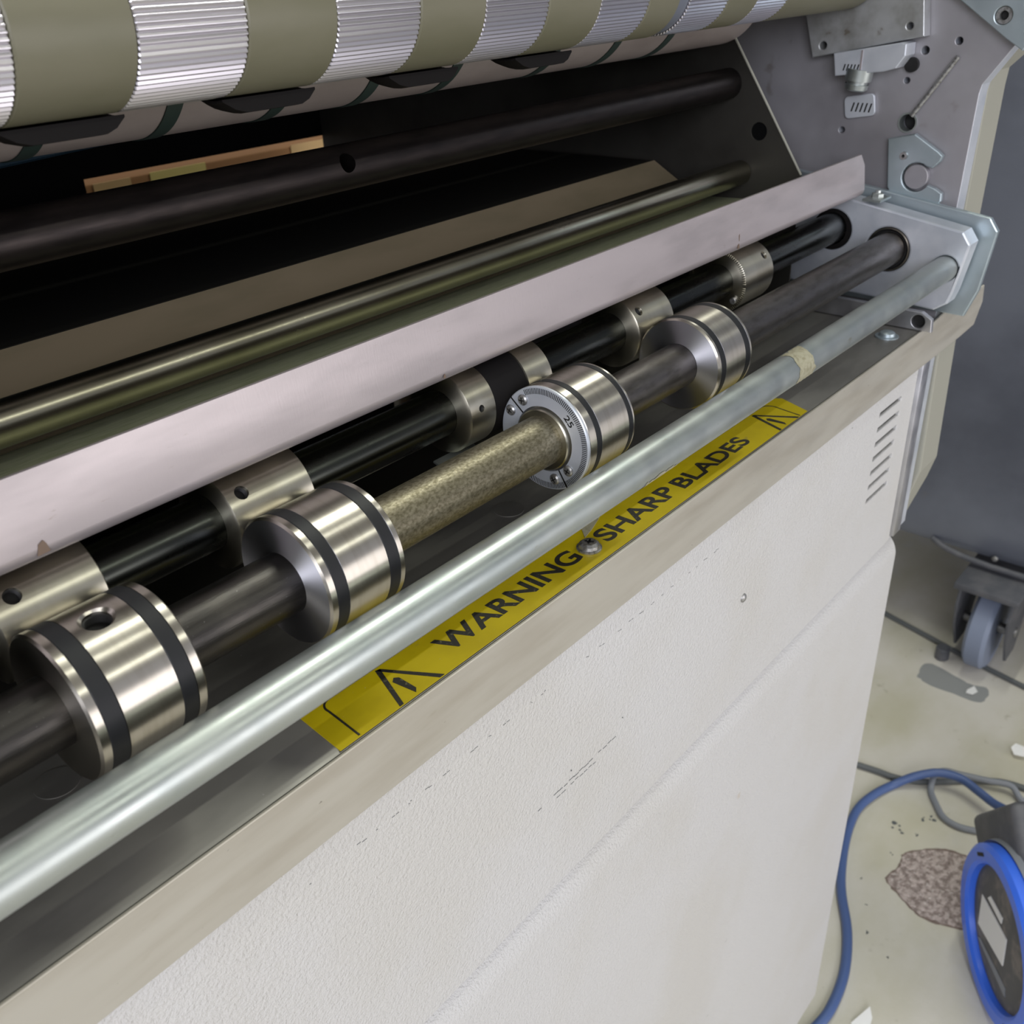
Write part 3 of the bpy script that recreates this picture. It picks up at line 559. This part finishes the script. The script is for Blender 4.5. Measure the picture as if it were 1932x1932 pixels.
def rrect(c, hw, hh, r, ang, n=6):
    out = []
    for (sx_, sy_, a0) in ((1, 1, 0), (-1, 1, 90), (-1, -1, 180), (1, -1, 270)):
        for k in range(n+1):
            a = math.radians(a0+90*k/n); x = sx_*(hw-r)+r*math.cos(a); y = sy_*(hh-r)+r*math.sin(a)
            ca, sa = math.cos(ang), math.sin(ang); out.append((c[0]+x*ca-y*sa, c[1]+x*sa+y*ca))
    return out
cut_plate('tag_plate', 'YZ', [rrect((0.3985, -0.1355), 0.0145, 0.0098, 0.004, -0.17)], 0.981, 0.9845, 'block_alu', pl, bev=0.0006)
b = MB()
for k in range(5):
    yy = 0.4065-0.0042*k; P = [(yy, -0.1405), (yy-.0014, -0.1405), (yy-.0034, -0.1325), (yy-.0020, -0.1325)]
    b.add([(0.9808, y, z) for y, z in P]+[(0.982, y, z) for y, z in P], [(0, 1, 2, 3), (4, 7, 6, 5), (0, 4, 5, 1), (1, 5, 6, 2), (2, 6, 7, 3), (3, 7, 4, 0)])
mk('worn_stamping', b.v, b.f, 'hole', pl)['kind'] = 'stuff'
gu = thing('corner_plate', 'pale zinc corner plate with round bolt hole in the top right corner', 'plate', (0.975, 0.25, -0.09))
cut_plate('plate', 'YZ', [[(0.3390, -0.0330), (0.2778, -0.0745), (0.2620, -0.0840), (0.2450, -0.055), (0.222, 0.02), (0.30, 0.03)], circ(0.2822, -0.0577, 0.0070, 32)], 0.972, 0.984, 'zinc_blue', gu, bev=0.0008)
vs, fs = lathe([(0.974, 0.0036), (0.974, 0.0066), (0.983, 0.0066), (0.983, 0.0036)], 0.2822, -0.0577, 32); mk('socket_screw', vs, fs, 'screw', gu)
vs, fs = rod(0.978, 0.983, 0.2822, -0.0577, 0.0036, 0.0002, 6); mk('hex_socket', vs, fs, 'hole', gu)

# ================================================================== fold rollers
RO = (0.4195, -0.0206, 0.0333)
fr = thing('fold_roller', 'large upper roller with alternating olive rubber and grooved aluminium bands', 'roller', (0.42, RO[0], RO[1]-RO[2]))
ed = [-0.12, -0.09, -0.03, 0.023, 0.083, 0.136, 0.187, 0.237, 0.290, 0.340, 0.394, 0.4426, 0.4964, 0.547, 0.600, 0.6366]
def knurl(x0, x1):
    n = 84; vs = []; fs = []; pr = []
    for k in range(n):
        for f, r in ((0, 0), (0.42, 1), (0.58, 1)):
            a = 2*math.pi*(k+f)/n; pr.append((a, RO[2]-0.0008+0.0008*r))
    m_ = len(pr)
    for x, dr in ((x0, -0.0006), (x0+0.0006, 0), (x1-0.0006, 0), (x1, -0.0006)):
        for a, r in pr: vs.append((x, RO[0]+(r+dr)*math.cos(a), RO[1]+(r+dr)*math.sin(a)))
    for i in range(3):
        for k in range(m_): fs.append((i*m_+k, i*m_+(k+1) % m_, (i+1)*m_+(k+1) % m_, (i+1)*m_+k))
    fs += [tuple(range(m_)), tuple(range(3*m_, 4*m_))]
    mk('grooved_band', vs, fs, 'knurl', fr, 25)
def oband(x0, x1, dr=0.0, m='olive', name='rubber_band'):
    vs, fs = rod(x0, x1, RO[0], RO[1], RO[2]+dr, 0.0008, 112); mk(name, vs, fs, m, fr)
for i in range(len(ed)-1):
    (knurl if i % 2 == 1 else oband)(ed[i]+0.0001, ed[i+1]-0.0001)
oband(0.6367, 0.6500, -0.0014, 'cabinet', 'worn_ring'); knurl(0.6501, 0.7027); oband(0.7028, 0.7475); knurl(0.7476, 0.7980); oband(0.7981, 0.9650)
# guide fingers under the rubber bands
for i, (a, b_) in enumerate([(0.187, 0.237), (0.290, 0.340), (0.394, 0.4426), (0.4964, 0.547)]):
    lab = ['leftmost black rounded guide finger under the first olive band', 'second black guide finger from the left, under the second olive band', 'third black guide finger from the left under the roller', 'rightmost black guide finger under the fourth olive band'][i]
    vs = []; fs = []; nn = 9
    for (x, cut) in [(a-0.002, 0.008), (a+0.004, 0.0025), (a+0.010, 0.0), (b_-0.008, 0.0), (b_-0.003, 0.0025), (b_+0.002, 0.008)]:
        for k in range(nn):
            th = math.radians(-104+k*8); r0 = RO[2]+0.0012; ro = RO[2]+0.0078-cut*0.70
            vs += [(x, RO[0]+r0*math.cos(th), RO[1]+r0*math.sin(th)), (x, RO[0]+ro*math.cos(th), RO[1]+ro*math.sin(th))]
    m_ = nn*2
    for s_ in range(5):
        for k in range(nn-1):
            p = s_*m_+2*k; q = p+m_
            fs += [(p, p+2, q+2, q), (p+1, q+1, q+3, p+3)]
        fs += [(s_*m_, (s_+1)*m_, (s_+1)*m_+1, s_*m_+1), (s_*m_+m_-2, s_*m_+m_-1, (s_+1)*m_+m_-1, (s_+1)*m_+m_-2)]
    for e in (0, 5):
        for k in range(nn-1): p = e*m_+2*k; fs.append((p, p+1, p+3, p+2))
    mk('guide_finger', vs, fs, 'black', None, 40, label=lab, cat='guide finger', group='black guide fingers under the roller')
R2 = (0.512, -0.0295, 0.0505)
r2 = thing('lower_roller', 'dim pinkish-grey roller with narrow dark green bands, partly hidden behind the big roller', 'roller', (0.42, R2[0], R2[1]-R2[2]))
vs, fs = rod(XL, 0.90, *R2, 0.001, 112); mk('roller_body', vs, fs, 'pink', r2)
for x in (0.232, 0.303, 0.374, 0.441, 0.511, 0.613, 0.689, 0.764):
    vs, fs = lathe([(x-0.0046, R2[2]-.001), (x-0.0046, R2[2]+.0007), (x+0.0046, R2[2]+.0007), (x+0.0046, R2[2]-.001)], R2[0], R2[1], 96); mk('belt', vs, fs, 'belt', r2)

# ================================================================== bars, sheets and inner plate behind
vs, fs = rod(XL, 0.900, 0.4925, -0.1120, 0.0135); db = mk('cross_bar', vs, fs, 'bar', None, label='dark round cross bar with a single drilled hole, below the rollers', cat='bar')
boolean_cut(db, *((lambda q: (axis_rot(q[0], (0.418, 0.4925, -0.112), (0, -0.93, 0.37)), q[1]))(rod(0, 0.03, 0, 0, 0.0058, 0.0001, 24))))
vs, fs = rod(XL, 0.900, 0.4735, -0.1894, 0.0113); mk('polished_rod', vs, fs, 'rod2', None, label='polished round rod with a greenish shine behind the guard strip', cat='rod')
extrude_x('feed_sheet', [(0.494, -0.2120), (0.550, -0.1802), (0.5515, -0.1824), (0.496, -0.2140)], XL, 0.868, 'sheet', None, label='brownish sheet-metal tray sloping away behind the polished rod', cat='sheet')
extrude_x('shadow_tray', [(0.553, -0.1806), (0.790, -0.1850), (0.790, -0.1870), (0.553, -0.1826)], XL, 0.868, 'tray', None, label='near-black back part of the brownish sheet, roller shadow put into its colour', cat='tray')  # shadowed back of the feed sheet, painted as a darker plate
cut_plate('inner_plate', 'YZ', [[(0.4125, -0.1850), (0.4915, -0.0705), (0.60, -0.0700), (1.078, 0.06), (1.078, -0.33), (0.4125, -0.33)], circ(0.458, -0.1515, 0.0080, 32)], 0.900, 0.9015, 'inner', None, bev=0.0002, label='dark inner side plate with a bright slanting edge and one round hole', cat='plate')
vs, fs = rod(0.9020, 0.9030, 0.458, -0.1515, 0.0095, 0.0002, 32); mk('hole_shade', vs, fs, 'dark', bpy.data.objects['inner_plate'])  # dark disc behind the hole, standing in for the shade inside it
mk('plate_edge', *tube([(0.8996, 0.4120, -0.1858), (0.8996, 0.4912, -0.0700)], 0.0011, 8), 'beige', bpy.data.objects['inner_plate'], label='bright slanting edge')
extrude_x('support_channel', [(0.43, -0.300), (0.50, -0.298), (0.50, -0.304), (0.43, -0.306)], XL, 0.94, 'inner', None, label='dark support channel beneath the two shafts', cat='channel')
cb = thing('cardboard_box', 'brown cardboard box with pale stickers glimpsed through the dark slot above the cross bar', 'box', (0.9, 1.5, -1.48))
bbox('box_body', (0.55, 1.25, 1.30, 1.72, -1.48, -0.249), 'cardboard_dark', cb, bev=0.004)
for k, (x0, x1, m) in enumerate([(0.690, 0.745, 'cardboard'), (0.775, 0.865, 'paper_yellow'), (1.02, 1.085, 'cardboard'), (1.09, 1.16, 'paper_yellow')]):
    bbox('sticker', (x0, x1, 1.2985, 1.300, -0.30, -0.2495+0.001*k), m, cb)
for k, (za, zb, yy) in enumerate([(-0.112, -0.104, 0.70), (-0.118, -0.110, 0.74)]):
    mk('inner_hose', *tube(spline([(XL, yy, za-0.012), (0.25, yy, za), (0.45, yy, (za+zb)/2+0.004), (0.70, yy, zb)], 8), 0.0045, 10), 'hose_dark', None, label=['dark blue hose inside the machine, nearer of two in the gap', 'dark blue hose inside the machine, farther of two in the gap'][k], cat='hose')

# ================================================================== background: cabinet, caster, floor items
ca = thing('machine_cabinet', 'large blue-grey cabinet of another machine on a caster in the right background', 'cabinet', (2.4, 0.3, -1.30))
pr_ = [(1.30, 0.9)]
P = [(2.14, -1.215), (2.125, -1.19), (2.12, -1.14), (2.12, 0.9), (2.9, 0.9), (2.9, -1.215)]
vs = [(x, -1.2, z) for x, z in P]+[(x, 1.9, z) for x, z in P]; n = len(P)
mk('cabinet_body', vs, [tuple(range(n))[::-1], tuple(range(n, 2*n))]+[(i, (i+1) % n, (i+1) % n+n, i+n) for i in range(n)], 'cabinet', ca, 40)
vs, fs = tube(spline([(2.128, 0.56, -1.204), (2.120, 0.52, -1.216), (2.118, 0.45, -1.224), (2.118, 0.30, -1.226), (2.118, -0.6, -1.228)], 6), 0.007, 10); mk('bottom_trim', vs, fs, 'casting', ca)
for y in (0.42, 0.345):
    vs, fs = lathe([(0, 0.0001), (0, 0.007), (0.004, 0.005), (0.005, 0.0001)], 0, 0, 16, False); mk('rivet', axis_rot(vs, (2.12, y, -1.205), (-1, 0, 0)), fs, 'screw', ca)
ct = thing('caster', 'grey caster wheel in a forked bracket under the blue-grey cabinet', 'caster', (2.13, 0.40, -1.48))
cut_plate('bracket', 'XZ', [[(2.045, -1.245), (2.22, -1.245), (2.21, -1.32), (2.16, -1.44), (2.10, -1.44), (2.052, -1.36), (2.035, -1.30)]], 0.455, 0.461, 'casting', ct, bev=0.001)
cut_plate('bracket', 'XZ', [[(2.045, -1.245), (2.22, -1.245), (2.21, -1.32), (2.16, -1.44), (2.10, -1.44), (2.052, -1.36), (2.035, -1.30)]], 0.345, 0.351, 'casting', ct, bev=0.001)
bbox('top_plate', (2.03, 2.24, 0.335, 0.471, -1.255, -1.240), 'casting', ct, bev=0.002)
vs, fs = lathe([(-0.024, 0.02), (-0.024, 0.095), (-0.016, 0.105), (0.016, 0.105), (0.024, 0.095), (0.024, 0.02)], 0, 0, 48); mk('wheel', axis_rot(vs, (2.125, 0.403, -1.374), (0, 1, 0)), fs, 'wheel', ct)
vs, fs = rod(-0.062, 0.062, 0, 0, 0.012, 0.001, 20); mk('axle', axis_rot(vs, (2.125, 0.403, -1.374), (0, 1, 0)), fs, 'screw', ct)
vs, fs = rod(0, 0.03, 0, 0, 0.016, 0.002, 18); mk('leveling_foot', axis_rot(vs, (2.08, 0.475, -1.478), (0, 0, 1)), fs, 'casting', ct)
mk('floor_rail', *tube([(2.30, 1.30, -1.474), (2.169, 0.647, -1.474), (2.121, 0.467, -1.474), (2.095, 0.369, -1.474), (2.04, 0.10, -1.474), (1.96, -0.3, -1.474)], 0.006, 10), 'cable', None, label='thin grey metal rail lying on the floor along the cabinet front', cat='rail')
def floor_tube(name, pts, r, m, label, cat):
    mk(name, *tube(spline([(x, y, -1.48+r+dz) for x, y, dz in pts], 8), r, 12), m, None, label=label, cat=cat)
hz = [(1.56, 0.115, .085), (1.605, 0.165, .055), (1.638, 0.222, .03), (1.654, 0.257, .028), (1.667, 0.298, .030), (1.657, 0.337, .030), (1.634, 0.372, .018), (1.604, 0.402, 0), (1.556, 0.421, 0), (1.503, 0.431, 0), (1.45, 0.426, 0), (1.393, 0.412, 0), (1.332, 0.391, 0), (1.287, 0.37, 0), (1.234, 0.338, 0), (1.188, 0.317, 0), (1.138, 0.301, 0), (1.084, 0.293, 0), (1.038, 0.294, 0), (0.96, 0.31, 0)]
floor_tube('air_hose', hz, 0.0085, 'hose', 'blue hose curving over the concrete floor from the blue-rimmed reel', 'hose')
floor_tube('power_cable', [(1.58, 0.60, 0), (1.608, 0.513, 0), (1.616, 0.482, 0), (1.623, 0.443, 0), (1.627, 0.411, 0), (1.641, 0.375, 0), (1.667, 0.338, 0.0), (1.700, 0.300, 0), (1.728, 0.265, 0), (1.750, 0.22, 0), (1.76, 0.12, 0)], 0.0062, 'cable', 'dark cable lying behind the blue hose on the floor', 'cable')
floor_tube('grey_cable', [(1.72, 0.12, 0), (1.715, 0.187, 0), (1.728, 0.219, .014), (1.714, 0.262, .014), (1.700, 0.305, .014), (1.690, 0.335, .014), (1.665, 0.345, .014), (1.637, 0.340, 0), (1.606, 0.319, 0), (1.581, 0.296, 0), (1.574, 0.269, 0), (1.581, 0.242, 0), (1.594, 0.214, 0), (1.60, 0.17, 0)], 0.0062, 'cable2', 'pale grey looped cable between the blue hose and the reel', 'cable')
def scrap(name, pts, m, label, cat, tilt=0.004, th=0.0006):
    n = len(pts); zs = [random.uniform(0, tilt) for _ in pts]
    vs = [(x, y, -1.4796+z) for (x, y), z in zip(pts, zs)]+[(x, y, -1.4796+z+th) for (x, y), z in zip(pts, zs)]
    mk(name, vs, [tuple(range(n))[::-1], tuple(range(n, 2*n))]+[(i, (i+1) % n, (i+1) % n+n, i+n) for i in range(n)], m, None, label=label, cat=cat)
scrap('paper_scrap', [(2.0, 0.389), (2.019, 0.38), (2.005, 0.368), (1.985, 0.373), (1.983, 0.387)], 'paper', 'tiny white paper scrap on the grey stain near the cabinet caster', 'paper scrap')
scrap('paper_scrap', [(1.069, 0.258), (1.109, 0.245), (1.095, 0.235), (1.075, 0.231), (1.05, 0.24)], 'paper', 'white paper scrap at the bottom edge, right of the blue hose', 'paper scrap', 0.012)
scrap('paper_scrap', [(1.849, 0.253), (1.867, 0.249), (1.867, 0.23), (1.841, 0.223), (1.834, 0.242)], 'paper', 'crumpled white paper scrap at the right edge above the reel', 'paper scrap', 0.015)
# stain and bare aggregate patch belong to the floor
fl = bpy.data.objects['floor']
def on_floor(name, pts, m, h, lab, jag=0.0, res=5):
    P = spline([(x, y, 0) for x, y in pts]+[(pts[0][0], pts[0][1], 0)], res)[:-1]
    P = [(p.x+random.uniform(-jag, jag), p.y+random.uniform(-jag, jag)) for p in P]; n = len(P)
    vs = [(x, y, -1.4801) for x, y in P]+[(x, y, -1.48+h) for x, y in P]
    mk(name, vs, [tuple(range(n))[::-1], tuple(range(n, 2*n))]+[(i, (i+1) % n, (i+1) % n+n, i+n) for i in range(n)], m, fl, label=lab)
MT['stain'] = mat('grey_floor_stain', (148, 150, 150), 0, 0.6)
MT['dark_rim'] = mat('chipped_rim', (126, 110, 102), 0, 0.85, bump=0.8, bscale=(90, 90, 90), bdist=0.004)  # darker brown tone for the rim round the bare patch
on_floor('floor_stain', [(1.98, 0.495), (2.043, 0.494), (2.030, 0.42), (2.024, 0.391), (2.03, 0.352), (1.973, 0.351), (1.969, 0.407), (1.967, 0.466)], 'stain', 0.0004, 'flat grey stain', 0.002)
pat = [(1.447, 0.32), (1.469, 0.309), (1.499, 0.277), (1.512, 0.249), (1.514, 0.224), (1.499, 0.201), (1.451, 0.178), (1.409, 0.169), (1.365, 0.172), (1.343, 0.216), (1.338, 0.249), (1.35, 0.279), (1.365, 0.306), (1.38, 0.323), (1.416, 0.316)]
cx, cy = sum(p[0] for p in pat)/15, sum(p[1] for p in pat)/15
on_floor('chipped_rim', [(cx+(x-cx)*1.05, cy+(y-cy)*1.05) for x, y in pat], 'dark_rim', 0.0004, 'dark broken rim of the patch', 0.0015)
on_floor('bare_patch', pat, 'aggregate', 0.0008, 'pinkish bare aggregate where the concrete has chipped', 0.002)
b = MB()
for (x, y, s_) in [(1.508, 0.357, .008), (1.571, 0.313, .006), (1.560, 0.325, .005), (1.438, 0.339, .003), (1.248, 0.306, .003), (1.512, 0.320, .003), (1.50, 0.345, .005), (1.35, 0.36, .002), (1.22, 0.26, .0025), (1.30, 0.33, .002)]:
    for q in range(3):
        ox, oy = x+random.uniform(-s_, s_), y+random.uniform(-s_, s_); k_ = random.uniform(.3, .8)*s_; pp = [(ox+k_*random.uniform(.6, 1.2)*math.cos(a), oy+k_*random.uniform(.6, 1.2)*math.sin(a)) for a in [math.tau*i/7 for i in range(7)]]
        b.add([(u, v, -1.4801) for u, v in pp]+[(u, v, -1.4794) for u, v in pp], [tuple(range(7))[::-1], tuple(range(7, 14))]+[(i, (i+1) % 7, (i+1) % 7+7, i+7) for i in range(7)])
o = mk('paint_speck', b.v, b.f, 'cable', fl, label='small dark specks of paint'); o['kind'] = 'stuff'

# ---- reel with blue rim
rl = thing('cable_reel', 'blue-rimmed black oval reel with white stickers standing on the floor at the right edge', 'reel', (1.30, 0.10, -1.48))
nrm = Vector((-0.595, 0.804, -0.044)).normalized(); cen = Vector((1.241, 0.117, -1.338))
sd = Vector((-0.489, -0.321, 0.746)); sd = (sd-nrm*sd.dot(nrm)).normalized(); upv = nrm.cross(sd)
if upv.z < 0: upv = -upv
def L3(p): return tuple(cen+nrm*p[0]+sd*p[1]+upv*p[2])
def ring(prof, a, b_, seg=64, oz=0):
    vs = []; fs = []; n = len(prof)
    for (d, r) in prof:
        for k in range(seg): t = math.tau*k/seg; vs.append(L3((d, a*r*math.cos(t), b_*r*math.sin(t)+oz)))
    for i in range(n):
        for k in range(seg): fs.append((i*seg+k, i*seg+(k+1) % seg, ((i+1) % n)*seg+(k+1) % seg, ((i+1) % n)*seg+k))
    return vs, fs
vs, fs = ring([(-0.012, 0.76), (0.006, 0.78), (0.010, 0.82), (0.010, 0.95), (0.004, 1.0), (-0.012, 1.0)], 0.139, 0.139); mk('blue_rim', vs, fs, 'blue', rl, label='bright blue plastic rim')
vs, fs = ring([(-0.016, 0.98), (-0.010, 1.03), (-0.020, 1.05), (-0.026, 0.98)], 0.139, 0.139); mk('grey_lip', vs, fs, 'cable2', rl)
vs, fs = ring([(-0.006, 0.001), (0.0, 0.05), (0.001, 0.55), (-0.004, 0.81), (-0.014, 0.81), (-0.016, 0.001)], 0.139, 0.139); mk('hub_disc', vs, fs, 'dusty', rl, label='dusty dark hub disc')
def sticker(name, pts, m='paper', d=0.0018):
    n = len(pts); vs = [L3((d-0.003, a, b_)) for a, b_ in pts]+[L3((d, a, b_)) for a, b_ in pts]
    mk(name, vs, [tuple(range(n))[::-1], tuple(range(n, 2*n))]+[(i, (i+1) % n, (i+1) % n+n, i+n) for i in range(n)], m, rl)
sticker('sticker', [(-0.034, 0.064), (-0.077, 0.022), (0.000, -0.039), (0.037, -0.002)])
sticker('sticker', [(-0.012, 0.058), (0.002, 0.060), (0.036, 0.028), (0.026, 0.020)])
sticker('sticker', [(-0.090, 0.002), (-0.078, 0.000), (-0.004, -0.070), (-0.014, -0.082)], 'cable2')
for t in (1.45, -1.60):
    sticker('slot', [(0.139*.88*math.cos(t+k)+dx, 0.139*.88*math.sin(t+k)+dy) for k, dx, dy in ((-.11, 0, .003), (.11, 0, .003), (.11, 0, -.003), (-.11, 0, -.003))], 'hole', 0.0104)
# black housing behind the disc
vs = []; fs = []
B = [(-0.018, -0.080, -0.03), (-0.018, -0.085, 0.190), (-0.018, 0.100, 0.190), (-0.018, 0.100, -0.03)]
B2 = [(-0.17, -0.075, -0.03), (-0.17, -0.075, 0.195), (-0.17, 0.100, 0.195), (-0.17, 0.100, -0.03)]
bm = bmesh.new(); V = [bm.verts.new((L3(p)[0], L3(p)[1], L3(p)[2]+H)) for p in B+B2]
for f in ((0, 1, 2, 3), (7, 6, 5, 4), (0, 4, 5, 1), (1, 5, 6, 2), (2, 6, 7, 3), (3, 7, 4, 0)): bm.faces.new([V[i] for i in f])
bmesh.ops.bevel(bm, geom=list(bm.edges), offset=0.012, segments=3, profile=0.5, affect='EDGES')
me = bpy.data.meshes.new('housing'); bm.to_mesh(me); bm.free(); mesh_obj('housing', me, 'casting', rl, label='black plastic housing')
